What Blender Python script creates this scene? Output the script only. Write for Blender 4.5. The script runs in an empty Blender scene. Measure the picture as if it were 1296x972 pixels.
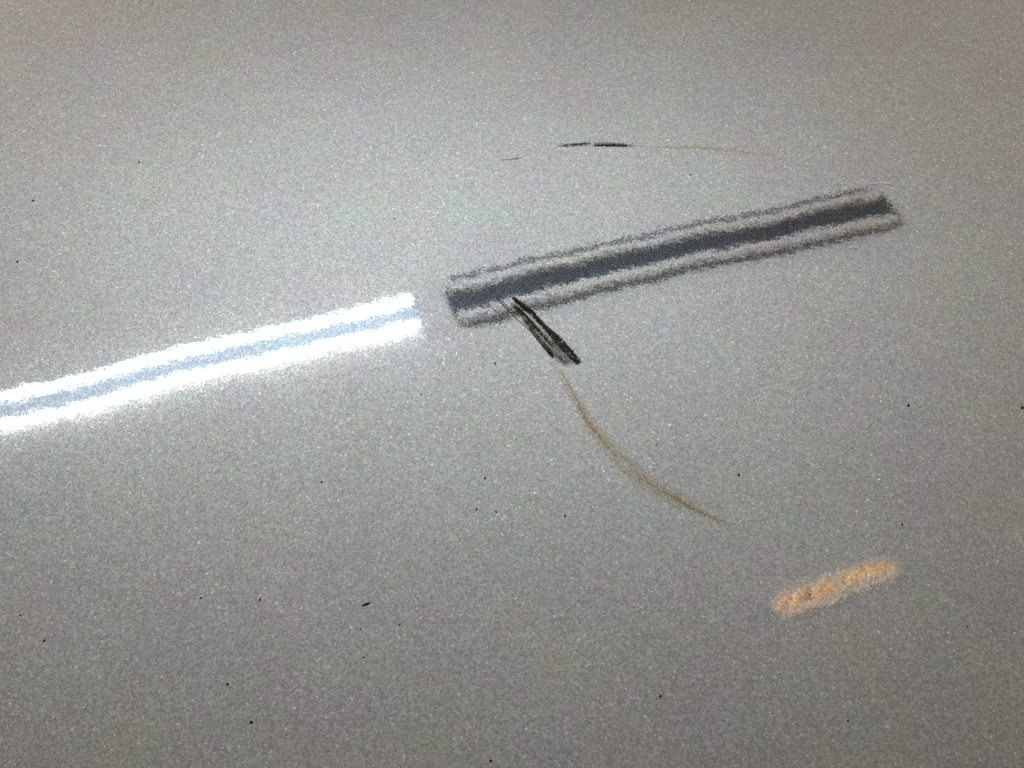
import bpy, bmesh, math, random
from mathutils import Vector, Matrix, noise
R = math.radians
sc = bpy.context.scene
C = sc.collection
random.seed(7)

# ---------------------------------------------------------------- camera
CAM = Vector((0.0, -0.285, 0.350))
TGT = Vector((0.0, 0.0, 0.0))
HFOV = R(36.9)
cd = bpy.data.cameras.new("camera"); cam = bpy.data.objects.new("camera", cd); C.objects.link(cam)
cam.location = CAM
cam.rotation_euler = (TGT - CAM).to_track_quat('-Z', 'Y').to_euler()
cd.angle = HFOV; cd.clip_start = 0.01; cd.clip_end = 100
cd.dof.use_dof = True; cd.dof.focus_distance = 0.43; cd.dof.aperture_fstop = 135
sc.camera = cam

# ---------------------------------------------------------------- room light
w = bpy.data.worlds.new("World"); sc.world = w; w.use_nodes = True
bg = w.node_tree.nodes['Background']
bg.inputs['Color'].default_value = (1.0, 0.76, 0.50, 1); bg.inputs['Strength'].default_value = 0.050

def area(name, loc, aim, sx, sy, power, col):
    l = bpy.data.lights.new(name, 'AREA'); l.shape = 'RECTANGLE'; l.size = sx; l.size_y = sy
    l.energy = power; l.color = col
    o = bpy.data.objects.new(name, l); C.objects.link(o); o.location = loc
    o.rotation_euler = (Vector(aim) - Vector(loc)).to_track_quat('-Z', 'Y').to_euler()
    return o
H = 2.40           # height of the lamps' ceiling above the panel
area('left_fill_light', (-4.2, 4.5, 0.3), (-1.2, 4.0, H), 2.5, 2.0, 84, (1.0, 1.0, 0.98))  # unseen area light added to brighten the far left ceiling
area('ceiling_fill_light', (-0.30, 2.50, 1.05), (-0.30, 2.50, H), 1.8, 0.5, 21.5, (0.73, 0.94, 1.11))  # added fill below the ceiling, makes a cool bright pool around the lamps
area('right_fill_light', (4.6, 4.5, 0.3), (1.4, 4.2, H), 2.5, 2.0, 80, (1.0, 0.97, 0.90))  # second unseen fill, added to lift the far right ceiling

sc.view_settings.view_transform = 'Standard'; sc.view_settings.look = 'None'
sc.view_settings.exposure = 0.0; sc.view_settings.gamma = 1.0
sc.view_settings.use_curve_mapping = False
sc.render.engine = 'CYCLES'
sc.cycles.use_denoising = False
sc.cycles.max_bounces = 5

# ---------------------------------------------------------------- helpers
K = 0.12           # gentle crown of the bonnet
def surf(x, y): return -0.5*K*(x*x + y*y)
def surf_n(x, y): return Vector((K*x, K*y, 1)).normalized()
F = (TGT - CAM).normalized(); RT = F.cross(Vector((0,0,1))).normalized(); UP = RT.cross(F)
def ray(px, py):
    t = math.tan(HFOV/2)
    return (F + RT*((px-648)/648*t) + UP*((486-py)/648*t)).normalized()
def on(px, py):
    """where a point of the photograph lies on the panel"""
    d = ray(px, py); t = -CAM.z/d.z
    for _ in range(8):
        p = CAM + d*t; t += (surf(p.x, p.y) - p.z)/d.z
    return CAM + d*t
def mir(px, py, h):
    p = on(px, py); d = ray(px, py); n = surf_n(p.x, p.y)
    r = d - 2*d.dot(n)*n
    return p + r*((h - p.z)/r.z)

def tag(o, label=None, cat=None, group=None, kind=None):
    for k, v in (('label', label), ('category', cat), ('group', group), ('kind', kind)):
        if v: o[k] = v
    return o
def mesh_obj(name, verts, faces, mat, parent=None, smooth=False, uvs=None):
    me = bpy.data.meshes.new(name); me.from_pydata([tuple(v) for v in verts], [], faces)
    if uvs:
        ul = me.uv_layers.new(name='UVMap')
        for li, l in enumerate(me.loops): ul.data[li].uv = uvs[l.vertex_index]
    me.materials.append(mat)
    if smooth:
        for p in me.polygons: p.use_smooth = True
    me.update()
    o = bpy.data.objects.new(name, me); C.objects.link(o)
    if parent: o.parent = parent
    return o
def empty(name, loc, rz=0):
    o = bpy.data.objects.new(name, None); C.objects.link(o); o.location = loc; o.rotation_euler = (0,0,rz)
    return o

class G:
    """small node-graph writer"""
    def __init__(s, name):
        s.m = bpy.data.materials.new(name); s.m.use_nodes = True
        s.t = s.m.node_tree; s.t.nodes.clear()
        s.out = s.t.nodes.new('ShaderNodeOutputMaterial')
    def n(s, typ, ins=None, **props):
        nd = s.t.nodes.new(typ)
        for k, v in props.items(): setattr(nd, k, v)
        for k, v in (ins or {}).items():
            if isinstance(v, bpy.types.NodeSocket): s.t.links.new(v, nd.inputs[k])
            else: nd.inputs[k].default_value = v
        return nd
    def math(s, op, a, b=0.0, c=0.0, clamp=False):
        return s.n('ShaderNodeMath', {0: a, 1: b, 2: c}, operation=op, use_clamp=clamp).outputs[0]
    def vm(s, op, a, b=(0,0,0), sc_=None):
        nd = s.n('ShaderNodeVectorMath', {0: a, 1: b}, operation=op)
        if sc_ is not None:
            if isinstance(sc_, bpy.types.NodeSocket): s.t.links.new(sc_, nd.inputs['Scale'])
            else: nd.inputs['Scale'].default_value = sc_
        return nd.outputs[0]
    def noise(s, vec, scale, detail=2, rough=0.5):
        return s.n('ShaderNodeTexNoise', {'Vector': vec, 'Scale': scale, 'Detail': detail, 'Roughness': rough})
    def rng(s, v, a, b, c, d):
        return s.n('ShaderNodeMapRange', {0: v, 1: a, 2: b, 3: c, 4: d}).outputs[0]
    def surf(s, sock): s.t.links.new(sock, s.out.inputs['Surface']); return s.m

def plain(name, col, rough=0.6, metallic=0.0, grain=0.0, gscale=200):
    g = G(name); co = g.n('ShaderNodeTexCoord').outputs['Object']
    p = g.n('ShaderNodeBsdfPrincipled', {'Roughness': rough, 'Metallic': metallic})
    nz = g.noise(co, gscale, 4)
    hs = g.n('ShaderNodeMixRGB', {0: nz.outputs[0], 1: tuple(c*(1-grain) for c in col)+(1,), 2: tuple(min(1, c*(1+grain)) for c in col)+(1,)})
    g.t.links.new(hs.outputs[0], p.inputs['Base Color'])
    return g.surf(p.outputs[0])

# ---------------------------------------------------------------- paint
def paint():
    g = G('silver_metallic_paint')
    co = g.n('ShaderNodeTexCoord').outputs['Object']
    N = g.n('ShaderNodeNewGeometry').outputs['Normal']
    # aluminium flakes: every cell its own tilt and its own brightness
    v1 = g.n('ShaderNodeTexVoronoi', {'Vector': co, 'Scale': 2800.0})
    v2 = g.n('ShaderNodeTexVoronoi', {'Vector': g.vm('ADD', co, (3.1, 1.7, 0.3)), 'Scale': 1600.0})
    flake = g.vm('SUBTRACT', v1.outputs['Color'], (.5,.5,.5))
    flake2 = g.vm('SUBTRACT', v2.outputs['Color'], (.5,.5,.5))
    # clear-coat texture ("orange peel") and slight waviness of the pressing
    peel = g.vm('SUBTRACT', g.noise(g.vm('MULTIPLY', co, (.42, 1, 1)), 680, 2, .5).outputs['Color'], (.5,.5,.5))
    peel2 = g.vm('SUBTRACT', g.noise(co, 125, 2).outputs['Color'], (.5,.5,.5))
    wave = g.vm('SUBTRACT', g.noise(co, 22, 2).outputs['Color'], (.5,.5,.5))
    def total(a, b, c, d, e):
        n = g.vm('ADD', g.vm('SCALE', flake, sc_=a), g.vm('SCALE', flake2, sc_=b))
        n = g.vm('ADD', n, g.vm('SCALE', peel, sc_=c))
        n = g.vm('ADD', n, g.vm('SCALE', peel2, sc_=d))
        n = g.vm('ADD', n, g.vm('SCALE', wave, sc_=e))
        n = g.vm('MULTIPLY', n, (1,1,0))
        return g.vm('NORMALIZE', g.vm('ADD', N, n))
    nA = total(FL1, FL2, PE1, PE2, WV)
    nB = total(.30, .18, .02, .004, .004)
    # brightness of flakes
    sep = g.n('ShaderNodeSeparateColor', {0: v1.outputs['Color']})
    sep2 = g.n('ShaderNodeSeparateColor', {0: v2.outputs['Color']})
    f1 = g.rng(sep.outputs[0], 0, 1, 1-VAL, 1+VAL)
    f2 = g.rng(sep2.outputs[1], 0, 1, 1-VAL*.55, 1+VAL*.55)
    spark = g.rng(sep.outputs[2], .970, .985, 1.0, 1.55)  # rare cells brightened: flake glints put into the colour
    spk2 = g.rng(sep2.outputs[2], .985, .995, 1.0, 1.5)
    # far top of the picture shows smoother grain; large soft tint mottling of the paint
    val = g.math('MULTIPLY', g.math('MULTIPLY', f1, f2), g.math('MULTIPLY', spark, spk2))
    mot = g.noise(co, 42, 3, .6).outputs['Color']
    mot2 = g.noise(co, 420, 2, .6).outputs['Color']
    base = g.vm('ADD', (0.686, 0.658, 0.640), g.vm('SCALE', g.vm('SUBTRACT', mot, (.5,.5,.5)), sc_=.12))
    base = g.vm('ADD', base, g.vm('SCALE', g.vm('SUBTRACT', mot2, (.5,.5,.5)), sc_=.06))
    tint = g.vm('ADD', (1,1,1), g.vm('SCALE', flake2, sc_=.05))
    col = g.vm('SCALE', g.vm('MULTIPLY', base, tint), sc_=val)
    ga = g.n('ShaderNodeBsdfAnisotropic', {'Color': col, 'Roughness': RA, 'Normal': nA}, distribution='BECKMANN')
    gb = g.n('ShaderNodeBsdfAnisotropic', {'Color': col, 'Roughness': RB, 'Normal': nB})
    gc = g.n('ShaderNodeBsdfAnisotropic', {'Color': col, 'Roughness': RC, 'Normal': nA})
    m1 = g.n('ShaderNodeMixShader', {0: FB, 1: ga.outputs[0], 2: gb.outputs[0]})
    m2 = g.n('ShaderNodeMixShader', {0: FC, 1: m1.outputs[0], 2: gc.outputs[0]})
    return g.surf(m2.outputs[0])
FL1, FL2, PE1, PE2, WV = .0020, .0012, .0038, .0024, .0058
VAL = .22
RA, RB, RC = .028, .27, .135
FB, FC = .055, .12
M_paint = paint()

# bonnet: a gently crowned pressing with folded-down edges
def bonnet():
    nx, ny, X, Y = 60, 50, 0.66, 0.52
    vs, fs = [], []
    for j in range(ny+1):
        for i in range(nx+1):
            x = -X + 2*X*i/nx; y = -Y + 2*Y*j/ny
            vs.append((x, y, surf(x, y)))
    idx = lambda i, j: j*(nx+1)+i
    for j in range(ny):
        for i in range(nx): fs.append((idx(i,j), idx(i+1,j), idx(i+1,j+1), idx(i,j+1)))
    ring = [idx(i,0) for i in range(nx)] + [idx(nx,j) for j in range(ny)] + [idx(i,ny) for i in range(nx,0,-1)] + [idx(0,j) for j in range(ny,0,-1)]
    prev = ring
    for (o, d) in ((.004, .002), (.006, .008), (.006, .025), (.0, .025)):
        cur = []
        for k in ring:
            x, y, z = vs[k]
            sx = (1 if x > X-1e-6 else -1 if x < -X+1e-6 else 0); sy = (1 if y > Y-1e-6 else -1 if y < -Y+1e-6 else 0)
            vs.append((x+sx*o, y+sy*o, z-d)); cur.append(len(vs)-1)
        n = len(ring)
        for q in range(n): fs.append((prev[q], cur[q], cur[(q+1)%n], prev[(q+1)%n]))
        prev = cur
    o = mesh_obj('car_panel', vs, fs, M_paint, smooth=True)
    tag(o, 'silver metallic car body panel with fine flake grain, scuffed and speckled, filling the picture', 'car panel')
bonnet()

# ---------------------------------------------------------------- ceiling and lamps
M_ceil = plain('ceiling_plaster', (.775, .72, .655), .9, grain=.05, gscale=3)
def slab(name, x0, x1, y0, y1, z0, z1, mat):
    v = [(x,y,z) for z in (z0,z1) for y in (y0,y1) for x in (x0,x1)]
    f = [(0,2,3,1),(4,5,7,6),(0,1,5,4),(2,6,7,3),(0,4,6,2),(1,3,7,5)]
    return mesh_obj(name, v, f, mat)
tag(slab('ceiling', -7, 7, -5, 10, H+.015, H+.25, M_ceil), kind='structure')

def cyl(p0, p1, r, seg=20, rnd=True):
    """closed tube with domed ends along p0-p1"""
    p0, p1 = Vector(p0), Vector(p1); ax = (p1-p0).normalized()
    a = ax.orthogonal().normalized(); b = ax.cross(a)
    prof = []
    if rnd:
        for k in range(6): t = k/6*math.pi/2; prof.append((r*(math.sin(t)), -r*math.cos(t), 0))
    prof.append((r, 0, 0)); prof.append((r, 0, 1))
    if rnd:
        for k in range(5, -1, -1): t = k/6*math.pi/2; prof.append((r*math.sin(t), r*math.cos(t), 1))
    vs, fs = [], []
    for (rr, off, e) in prof:
        c = (p1 if e else p0) + ax*off
        for s in range(seg):
            th = 2*math.pi*s/seg; vs.append(c + a*(max(rr,1e-5)*math.cos(th)) + b*(max(rr,1e-5)*math.sin(th)))
    for q in range(len(prof)-1):
        for s in range(seg): fs.append((q*seg+s, q*seg+(s+1)%seg, (q+1)*seg+(s+1)%seg, (q+1)*seg+s))
    fs.append(tuple(range(seg-1,-1,-1))); fs.append(tuple(range((len(prof)-1)*seg, len(prof)*seg)))
    return vs, fs

def emis(name, col, s):
    g = G(name); e = g.n('ShaderNodeEmission', {'Color': col+(1,), 'Strength': s}); return g.surf(e.outputs[0])
M_lit = emis('lit_tube', (.82, .92, 1.0), 6.0)
M_unlit = plain('unlit_tube', (.93, .83, .76), .35, grain=.08, gscale=60)
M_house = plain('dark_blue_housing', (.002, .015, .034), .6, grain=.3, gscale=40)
M_house_lit = plain('glow_tinted_housing', (.72, .80, .90), .6, grain=.05, gscale=40)  # same housing paled for the lit lamp: tube glow put into its colour
M_cap = plain('lamp_holder', (.10, .10, .11), .5, grain=.1)

def box_verts(x0,x1,y0,y1,z0,z1,ch=.004):
    bm = bmesh.new(); bmesh.ops.create_cube(bm, size=1)
    for v in bm.verts: v.co = Vector(((x0+x1)/2+v.co.x*(x1-x0), (y0+y1)/2+v.co.y*(y1-y0), (z0+z1)/2+v.co.z*(z1-z0)))
    bmesh.ops.bevel(bm, geom=bm.edges[:], offset=ch, segments=2, affect='EDGES')
    bm.verts.index_update()
    r = [v.co.copy() for v in bm.verts], [tuple(v.index for v in f.verts) for f in bm.faces]; bm.free(); return r

def tray(hl, hw, rad, z0, z1, dy, dx=0.0):
    """flat tray with rounded corners"""
    ring = []
    for cx, cy, a0 in ((hl-rad, hw-rad, 0), (-hl+rad, hw-rad, 90), (-hl+rad, -hw+rad, 180), (hl-rad, -hw+rad, 270)):
        for k in range(9):
            a = R(a0 + k*90/8); ring.append((cx+dx+rad*math.cos(a), cy+rad*math.sin(a)+dy))
    n = len(ring)
    v = [(x, y, z0+.002) for x, y in ring] + [(x*.997, dy+(y-dy)*.975, z0) for x, y in ring] + [(x, y, z1) for x, y in ring]
    f = [tuple(range(2*n-1, n-1, -1)), tuple(range(2*n, 3*n))]
    for i in range(n):
        j = (i+1) % n
        f += [(i, n+i, n+j, j), (i, j, 2*n+j, 2*n+i)]
    return v, f
def twin_lamp(p0, p1, gap, tr, lit, label, half):
    """batten between two ceiling points: housing against the ceiling, two tubes below it"""
    p0, p1 = Vector(p0), Vector(p1); L = (p1-p0).length; d = p1-p0
    o = empty('twin_tube_lamp', (p0+p1)/2, math.atan2(d.y, d.x))
    tag(o, label, 'ceiling lamp', 'twin tube lamps in line on the ceiling')
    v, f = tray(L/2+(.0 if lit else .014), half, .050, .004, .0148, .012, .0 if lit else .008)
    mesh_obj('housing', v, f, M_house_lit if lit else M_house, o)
    for s in (-1, 1):
        v, f = cyl((-L/2+.012, s*gap/2, 0), (L/2-.012, s*gap/2, 0), tr)
        mesh_obj('tube', v, f, M_lit if lit else M_unlit, o, True)
        for e in (-1, 1):
            v, f = box_verts(e*L/2-.006, e*L/2+.006, s*gap/2-.013, s*gap/2+.013, -.010, .0035, .003)
            mesh_obj('holder', v, f, M_cap if not lit else M_house_lit, o)
    return o
def info(*a): print('INFO', *a)
def mid(a, b): return (Vector(a)+Vector(b))/2
u0 = mid(mir(568,370,H), mir(578,400,H)); u1 = mid(mir(1112,250,H), mir(1128,278,H))
l1 = mid(mir(525,378,H), mir(534,411,H)); l0 = mid(mir(0,503,H), mir(0,540,H))
axis = (u1-u0).normalized()
perp = Vector((-axis.y, axis.x, 0))
gapU = abs((mir(840,301,H)-mir(840,340,H)).dot(perp))
gapL = abs((mir(320,425,H)-mir(320,459,H)).dot(perp))
info('unlit', u0, u1, (u1-u0).length, 'gap', gapU); info('lit', l0, l1, (l1-l0).length, 'gap', gapL)
LEN = (u1-u0).length
axL = (l1-l0).normalized()
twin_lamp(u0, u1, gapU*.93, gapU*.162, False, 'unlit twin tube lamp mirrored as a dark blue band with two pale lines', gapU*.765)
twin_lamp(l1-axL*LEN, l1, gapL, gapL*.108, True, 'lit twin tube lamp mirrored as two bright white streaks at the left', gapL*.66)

# amber lamp: two short capsule lenses in line
a0 = mir(985,762,H); a1 = mir(1057,737,H); a2 = mir(1065,731,H); a3 = mir(1131,714,H)
info('amber', (a3-a0).length, mir(1131,714,H))
def amber():
    g = G('amber_lens'); co = g.n('ShaderNodeTexCoord').outputs['Object']
    v = g.n('ShaderNodeTexVoronoi', {'Vector': co, 'Scale': 110.0}, feature='DISTANCE_TO_EDGE')
    nz = g.noise(co, 150, 3, .7).outputs[0]
    mk = g.rng(nz, .44, .50, 0, 1)
    mk2 = g.rng(v.outputs[0], .02, .10, .25, 1)
    mk = g.math('MULTIPLY', mk, mk2)
    c = g.n('ShaderNodeMixRGB', {0: mk, 1: (.04,.018,.008,1), 2: (1.15,.74,.43,1)})
    e = g.n('ShaderNodeEmission', {'Color': c.outputs[0], 'Strength': 1.2})
    return g.surf(e.outputs[0])
M_amber = amber()
c0 = (a0+a3)/2; d = a3-a0
o = empty('amber_lamp', c0, math.atan2(d.y, d.x)); inv = Matrix.Rotation(-math.atan2(d.y, d.x), 3, 'Z')
tag(o, 'small amber lamp of two capsule lenses mirrored as a short orange patch', 'ceiling lamp')
v, f = tray(d.length/2+.014, .034, .032, .010, .0148, .000)
mesh_obj('halo_plate', v, f, emis('cream_halo_glow', (1.0, .88, .74), .50), o)  # base plate made to glow, adds a pale halo round the lenses
AR = abs((mir(1100,712,H)-mir(1100,735,H)).dot(perp))*.37
info('amber radius', AR)
for p, q in ((a0, a1), (a2, a3)):
    p, q = inv@(p-c0), inv@(q-c0)
    v, f = cyl((p.x+AR*.8, p.y, .010), (q.x-AR*.8, q.y, .010), AR, 24)
    mesh_obj('lens', v, f, M_amber, o, True)

# ---------------------------------------------------------------- dirt, rubber smears and scratches lying on the paint
def smear_mat(name, col, alpha=1.0, su=8, sv=14, lo=.35, hi=.6, edge=.15, endf=.08, rough=.7, col2=None, grain=900, metal=0.0, film=False):
    """deposit broken into strands along its length; thins out to its edges"""
    g = G(name)
    uv = g.n('ShaderNodeTexCoord'); u = uv.outputs['UV']; ob = uv.outputs['Object']
    sp = g.n('ShaderNodeSeparateXYZ', {0: u})
    sv_ = g.vm('MULTIPLY', u, (su, sv, 1))
    n1 = g.noise(sv_, 1.0, 5, .65).outputs[0]
    n2 = g.noise(ob, grain, 3, .6).outputs[0]
    mixn = g.math('ADD', g.math('MULTIPLY', n1, .62), g.math('MULTIPLY', n2, .38))
    a = g.rng(mixn, lo, hi, 0, 1)
    e1 = g.rng(sp.outputs[1], 0, edge, 0, 1); e2 = g.rng(sp.outputs[1], 1-edge, 1, 1, 0)
    e3 = g.rng(sp.outputs[0], 0, endf, 0, 1); e4 = g.rng(sp.outputs[0], 1-endf, 1, 1, 0)
    for e in (e1, e2, e3, e4): a = g.math('MULTIPLY', a, e)
    a = g.math('MULTIPLY', a, alpha)
    cm = g.n('ShaderNodeMixRGB', {0: g.rng(n2, .35, .65, 0, 1), 1: col+(1,), 2: (col2 or tuple(min(1, c*2.2) for c in col))+(1,)})
    p = g.n('ShaderNodeBsdfPrincipled', {'Base Color': cm.outputs[0], 'Roughness': rough, 'Specular IOR Level': .25, 'Metallic': metal})
    t = g.n('ShaderNodeBsdfTransparent')
    if film: p = g.n('ShaderNodeBsdfTransparent', {0: cm.outputs[0]})   # thin see-through stain: tints what shines through it
    m = g.n('ShaderNodeMixShader', {0: a, 1: t.outputs[0], 2: p.outputs[0]})
    return g.surf(m.outputs[0])

def catmull(pts, n):
    out = []
    P = [pts[0]] + list(pts) + [pts[-1]]
    for i in range(1, len(P)-2):
        for k in range(n):
            t = k/n; a, b, c, d = P[i-1:i+3]
            out.append(tuple(.5*((2*b[q]) + (-a[q]+c[q])*t + (2*a[q]-5*b[q]+4*c[q]-d[q])*t*t + (-a[q]+3*b[q]-3*c[q]+d[q])*t**3) for q in range(3)))
    out.append(tuple(pts[-1])); return out
PX = 0.30/1296
def ribbon(name, pts, mat, parent, lift=.00012, rag=.0, n=10, across=6, thick=.00006, origin=None, seed=0):
    """a low ridge of deposit: pts are (x, y, width) on the panel; highest along its middle"""
    pl = catmull(pts, n); vs, fs, uvs = [], [], []
    q = [(on(p[0], p[1]), max(p[2], .2)*PX) for p in pl]
    tot = sum((q[i+1][0]-q[i][0]).length for i in range(len(q)-1)); acc = 0
    for i, (c, wd) in enumerate(q):
        if i: acc += (c-q[i-1][0]).length
        t = (q[min(i+1, len(q)-1)][0]-q[max(i-1, 0)][0]).normalized(); s = Vector((0,0,1)).cross(t)
        r0 = 1 + rag*noise.noise(Vector((i*.9, seed, 0))); r1 = 1 + rag*noise.noise(Vector((i*.9, seed+9, 5)))
        for j in range(across+1):
            f = j/across; off = (f-.5)*wd*(r0 if f < .5 else r1)
            x, y = c.x+s.x*off, c.y+s.y*off
            z = surf(x, y) + .00001 + (lift*4*f*(1-f) + thick)*(1 + .5*noise.noise(Vector((x*3000, y*3000, seed))))
            vs.append(Vector((x, y, z)) - (origin or Vector())); uvs.append((acc/tot, f))
    W = across+1
    for i in range(len(q)-1):
        for j in range(across): fs.append((i*W+j, (i+1)*W+j, (i+1)*W+j+1, i*W+j+1))
    return mesh_obj(name, vs, fs, mat, parent, True, uvs)

B_dark = smear_mat('dark_rubber', (.012,.009,.004), 1.0, 9, 9, .39, .51, .16, .02, col2=(.15,.11,.045))
B_film = smear_mat('grey_rubber_film', (.06,.056,.045), .80, 3, 18, .34, .62, .22, .10, grain=500, col2=(.11,.10,.08))
B_line = smear_mat('fine_dark_line', (.010,.008,.006), .9, 6, 2, .30, .52, .3, .10)
B_faint = smear_mat('faint_brown_film', (.86,.78,.68), 1.0, 3, 9, .32, .60, .32, .18, grain=350, col2=(.93,.87,.80), film=True)
B_olive = smear_mat('olive_brown_film', (.87,.81,.70), 1.0, 4, 7, .24, .56, .36, .18, grain=350, col2=(.93,.885,.80), film=True)
B_brown = smear_mat('brown_core', (.76,.66,.54), 1.0, 9, 4, .36, .60, .40, .12, grain=500, col2=(.84,.76,.62), film=True)
B_soot = smear_mat('soot_smear', (.03,.022,.014), .92, 5, 12, .42, .60, .26, .20, col2=(.14,.105,.07))
B_pale = smear_mat('pale_scratch', (.92,.95,1.0), 1.0, 4, 3, .15, .4, .35, .15, rough=.28, col2=(.95,.97,1.0), metal=1.0)
B_blur = smear_mat('faint_grey_smudge', (.92,.92,.91), 1.0, 2, 2, .3, .7, .45, .45, col2=(.95,.95,.94), film=True)

def thing_at(name, px, py, label, cat, group=None):
    o = empty(name, on(px, py)); tag(o, label, cat, group); return o, o.location.copy()

# big smear below the dark band
o, og = thing_at('rubber_smear', 690, 418, 'thick dark brown rubber smear crossing the lower edge of the dark band', 'smear')
ribbon('smear_film', [(646,382,8),(662,399,12),(678,417,17),(692,432,22),(706,446,25),(718,458,20),(724,465,12)], B_film, o, .00004, .3, origin=og, seed=1, across=10)
ribbon('smear_film', [(662,402,6),(676,420,9),(689,437,10),(699,452,6)], B_film, o, .00005, .4, origin=og, seed=5)
ribbon('rubber_streak', [(648,375,5),(653,380,7),(662,387,9),(673,396,9),(684,408,8),(696,420,10),(706,430,13),(716,441,13),(726,452,12),(734,461,9)], B_dark, o, .00022, .7, origin=og, seed=2, across=8)
ribbon('rubber_streak', [(650,386,2.5),(668,403,3.5),(690,428,3),(700,440,1.5)], B_dark, o, .00012, .5, origin=og, seed=3)
ribbon('rubber_crumb', [(694,444,4),(697,448,6),(700,452,3)], B_dark, o, .0003, .3, origin=og, seed=4, n=4)
ribbon('hairline', [(624,373,1.6),(637,386,2.4),(650,400,1.6),(672,420,1.3),(697,450,1.5)], B_line, o, .00004, .2, origin=og, seed=6)
ribbon('hairline', [(630,374,.8),(642,388,1.2),(660,404,.8)], B_line, o, .00004, .2, origin=og, seed=7)
ribbon('hairline', [(617,383,.7),(623,390,1.1),(629,396,.6)], B_line, o, .00003, .2, origin=og, seed=8)

# curved brown trail running away from it
o, og = thing_at('brown_trail', 790, 590, 'long faint olive brown trail curving down from the rubber smear towards the orange reflection', 'smear')
ribbon('trail_film', [(694,452,6),(712,480,12),(730,508,18),(748,538,24),(775,570,28),(805,600,31),(840,624,32),(875,640,28),(910,654,18)], B_olive, o, .00003, .15, origin=og, seed=11, across=10)
ribbon('trail_film', [(830,612,4),(860,634,9),(895,652,10),(935,668,7)], B_faint, o, .00002, .2, origin=og, seed=12)
ribbon('trail_core', [(702,456,2),(715,478,3),(728,502,3),(741,530,5),(757,551,5),(775,572,4),(788,586,3)], B_brown, o, .00004, .3, origin=og, seed=13)
ribbon('trail_core', [(788,586,2),(812,606,4),(850,628,4),(890,650,4),(925,664,3)], B_faint, o, .00004, .3, origin=og, seed=14)

# upper smear
o, og = thing_at('soot_streak', 755, 184, 'thin black streak broken by a gap, above the dark band', 'smear')
ribbon('streak', [(704,184.5,5),(720,184,9),(736,182.5,10),(748.5,182,8)], B_soot, o, .00008, .4, origin=og, seed=21, across=8)
ribbon('streak', [(749.5,182.5,9),(764,182.5,11),(780,183.5,11),(805,185,6)], B_soot, o, .00008, .4, origin=og, seed=22, across=8)
ribbon('streak', [(752,184,4),(770,184,5),(794,184.5,3)], B_dark, o, .00008, .4, origin=og, seed=23)
ribbon('streak', [(724,182.5,1.5),(736,182,2.2),(747,181,2)], B_dark, o, .00006, .4, origin=og, seed=24)
ribbon('faint_tail', [(700,184,8),(750,183,12),(790,183,9),(830,186,5),(880,187,9),(930,191,9),(975,198,7),(1010,207,5)], B_faint, o, .00002, .2, origin=og, seed=25)
o, og = thing_at('soot_streak', 648, 201, 'short faint grey streak left of the longer black one', 'smear')
ribbon('streak', [(628,204,3),(645,201.5,5),(655,200.5,4),(668,197,2)], B_faint, o, .00004, .3, origin=og, seed=26)
ribbon('streak', [(634,203,1.2),(648,201.5,2),(661,199.5,2)], B_soot, o, .00004, .3, origin=og, seed=27)
# pale scratches at the band's end
o, og = thing_at('pale_scratch', 1140, 232, 'fine pale scratches around the right end of the dark band', 'scratch')
ribbon('scratch_line', [(1126,206,1.5),(1137,224,3),(1146,240,1.5)], B_pale, o, .00003, .2, origin=og, seed=31)
ribbon('scratch_line', [(1140,224,1),(1150,242,2),(1158,258,1)], B_pale, o, .00003, .2, origin=og, seed=32)
ribbon('scratch_line', [(1100,234,4),(1116,231,9),(1132,234,5)], B_pale, o, .00003, .2, origin=og, seed=33)
ribbon('scratch_line', [(1143,218,2),(1147,219,4),(1150,220,1)], B_pale, o, .00003, .2, origin=og, seed=34)
o, og = thing_at('pale_chip', 1080, 313, 'small pale chip just under the right end of the dark band', 'chip')
ribbon('chip', [(1070,317,2),(1076,313,6),(1084,313,5),(1090,317,2)], B_pale, o, .00003, .3, origin=og, seed=35)
# soft smudge
o, og = thing_at('grey_smudge', 188, 258, 'soft grey smudge in the upper left of the panel', 'smudge')
ribbon('smudge', [(160,275,20),(180,260,34),(200,245,34),(220,232,20)], B_blur, o, .00001, .2, origin=og, seed=36)
o, og = thing_at('dark_splinter', 465, 765, 'short black splinter lying alone below the middle of the panel', 'splinter')
M_grit = plain('black_grit', (.010,.009,.007), .6, grain=.5, gscale=3000)
M_gritb = plain('brown_grit', (.060,.032,.015), .6, grain=.5, gscale=3000)
M_grito = plain('olive_grit', (.050,.045,.010), .6, grain=.5, gscale=3000)
ribbon('splinter', [(458,767,.8),(463,765,3),(469,763,1.4)], smear_mat('splinter_black', (.008,.007,.007), 1, 2, 2, .0, .1, .05, .02), o, .00022, .2, origin=og, seed=37)

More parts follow.
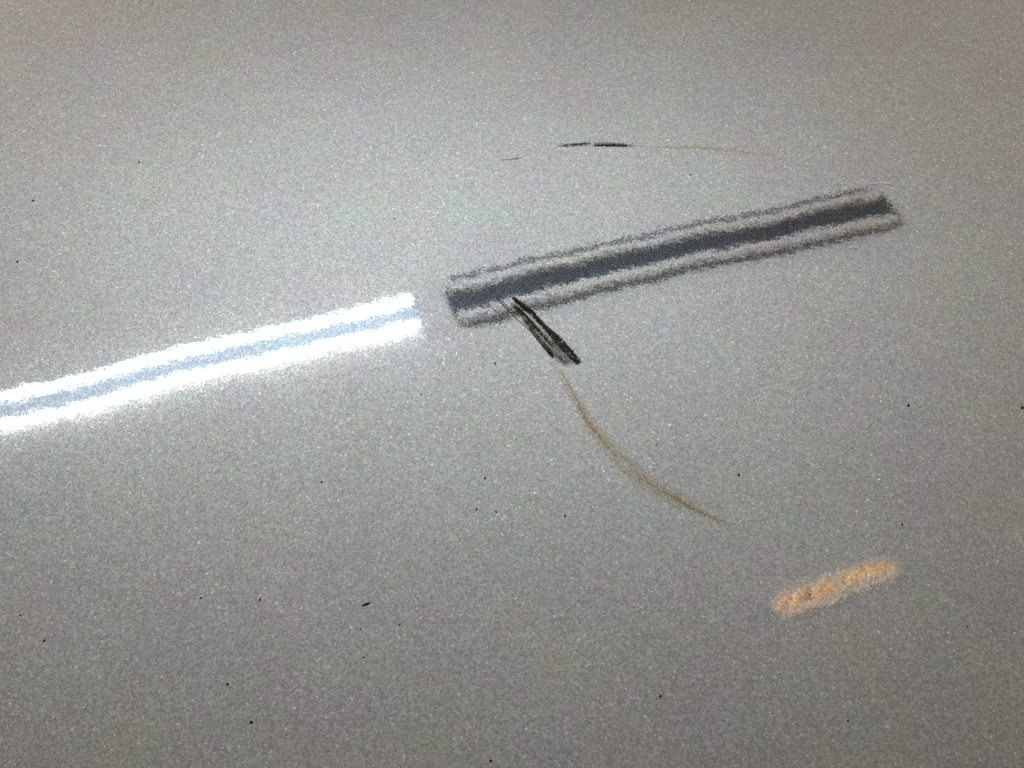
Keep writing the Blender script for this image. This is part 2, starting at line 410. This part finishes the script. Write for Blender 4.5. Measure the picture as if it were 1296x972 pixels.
# grit: lumpy little grains sitting on the paint
def grit(px, py, size, mat, label, stretch=1.0, seed=0):
    bm = bmesh.new(); bmesh.ops.create_icosphere(bm, subdivisions=2, radius=1)
    for v in bm.verts:
        k = 1 + .45*noise.noise(v.co*1.6 + Vector((seed*3.7, 0, 0)))
        v.co = Vector((v.co.x*k*stretch, v.co.y*k, v.co.z*k*.55+.3))
    r = size*PX/2
    rot = Matrix.Rotation(seed*1.3, 3, 'Z')
    for v in bm.verts: v.co = rot@(v.co*r)
    me = bpy.data.meshes.new('grit_speck'); bm.to_mesh(me); bm.free(); me.materials.append(mat)
    for p in me.polygons: p.use_smooth = True
    o = bpy.data.objects.new('grit_speck', me); C.objects.link(o); o.location = on(px, py)
    tag(o, label, 'speck', 'specks of grit scattered on the panel')
K_, B_, O_ = M_grit, M_gritb, M_grito
specks = [
 (494,57,3.2,B_,'reddish brown speck high up, the only one near the upper edge left of the middle'),
 (176,205,3.2,B_,'brown speck with a yellow fleck just above the grey smudge'),
 (42,254,3.6,K_,'dark speck near the left border level with the grey smudge'),
 (113,309,2.6,K_,'small black speck to the lower left of the grey smudge'),
 (500,277,2.4,K_,'small black speck between the short grey streak and the white reflections'),
 (398,297,2.4,K_,'small black speck above the white twin reflection'),
 (874,221,3,K_,'black speck between the long brown tail and the dark band'),
 (22,331,3.4,K_,'dark speck near the left border above the white reflections'),
 (627,460,3.2,K_,'black speck left of the rubber smear below the dark band'),
 (595,468,1.8,K_,'tiny black speck left of the one beside the rubber smear'),
 (533,499,3,K_,'black speck alone below the ends of the white reflections'),
 (614,605,3.6,O_,'blackish olive speck in the centre, upper one of a close pair'),
 (603,645,3,O_,'olive speck in the centre, lower one of a close pair'),
 (628,648,2.6,K_,'black speck just right of the lower olive speck'),
 (671,633,2.2,K_,'tiny black speck upper right of the olive pair'),
 (715,653,3.2,K_,'black speck left of the end of the brown trail'),
 (831,563,2.2,K_,'tiny black speck right of the middle of the brown trail'),
 (1150,513,4,K_,'large black speck in the empty grey area right of the brown trail'),
 (1294,516,4.4,K_,'black speck cut by the right border'),
 (935,601,3.6,K_,'black speck right of the brown trail above its end'),
 (1079,567,2,K_,'tiny black speck between two larger ones right of the brown trail'),
 (1142,664,3.2,O_,'black speck above the orange reflection'),
 (1224,793,2.2,K_,'tiny black speck right of and below the orange reflection'),
 (1073,912,3,B_,'brown speck straight below the orange reflection'),
 (407,610,3.2,K_,'black speck under the white reflections, left of the olive pair'),
 (269,643,2.4,B_,'small brown speck under the white reflections at the left'),
 (254,757,3,B_,'brown speck left of the black splinter'),
 (329,759,3,B_,'dark brown speck between splinter and the brown speck to its left'),
 (26,779,2.6,K_,'small black speck by the left border, upper one of two'),
 (56,811,3.2,K_,'black speck by the left border, lower one of two'),
 (288,866,3.2,B_,'dark brown speck above the largest speck of the lower left'),
 (318,914,4.4,B_,'largest dark brown speck in the lower left of the panel'),
 (456,796,2.4,B_,'small brown speck right under the black splinter'),
 (460,832,2.8,O_,'olive speck well below the black splinter'),
 (506,791,2.4,B_,'small brown speck to the lower right of the black splinter'),
 (621,963,4,K_,'black speck touching the lower border near the middle'),
 (836,881,3.4,O_,'dark olive speck left of and below the orange reflection'),
]
for i, (x, y, s, m, lab) in enumerate(specks): grit(x, y, s*.76, m, lab, 1+.5*random.random(), i+1)
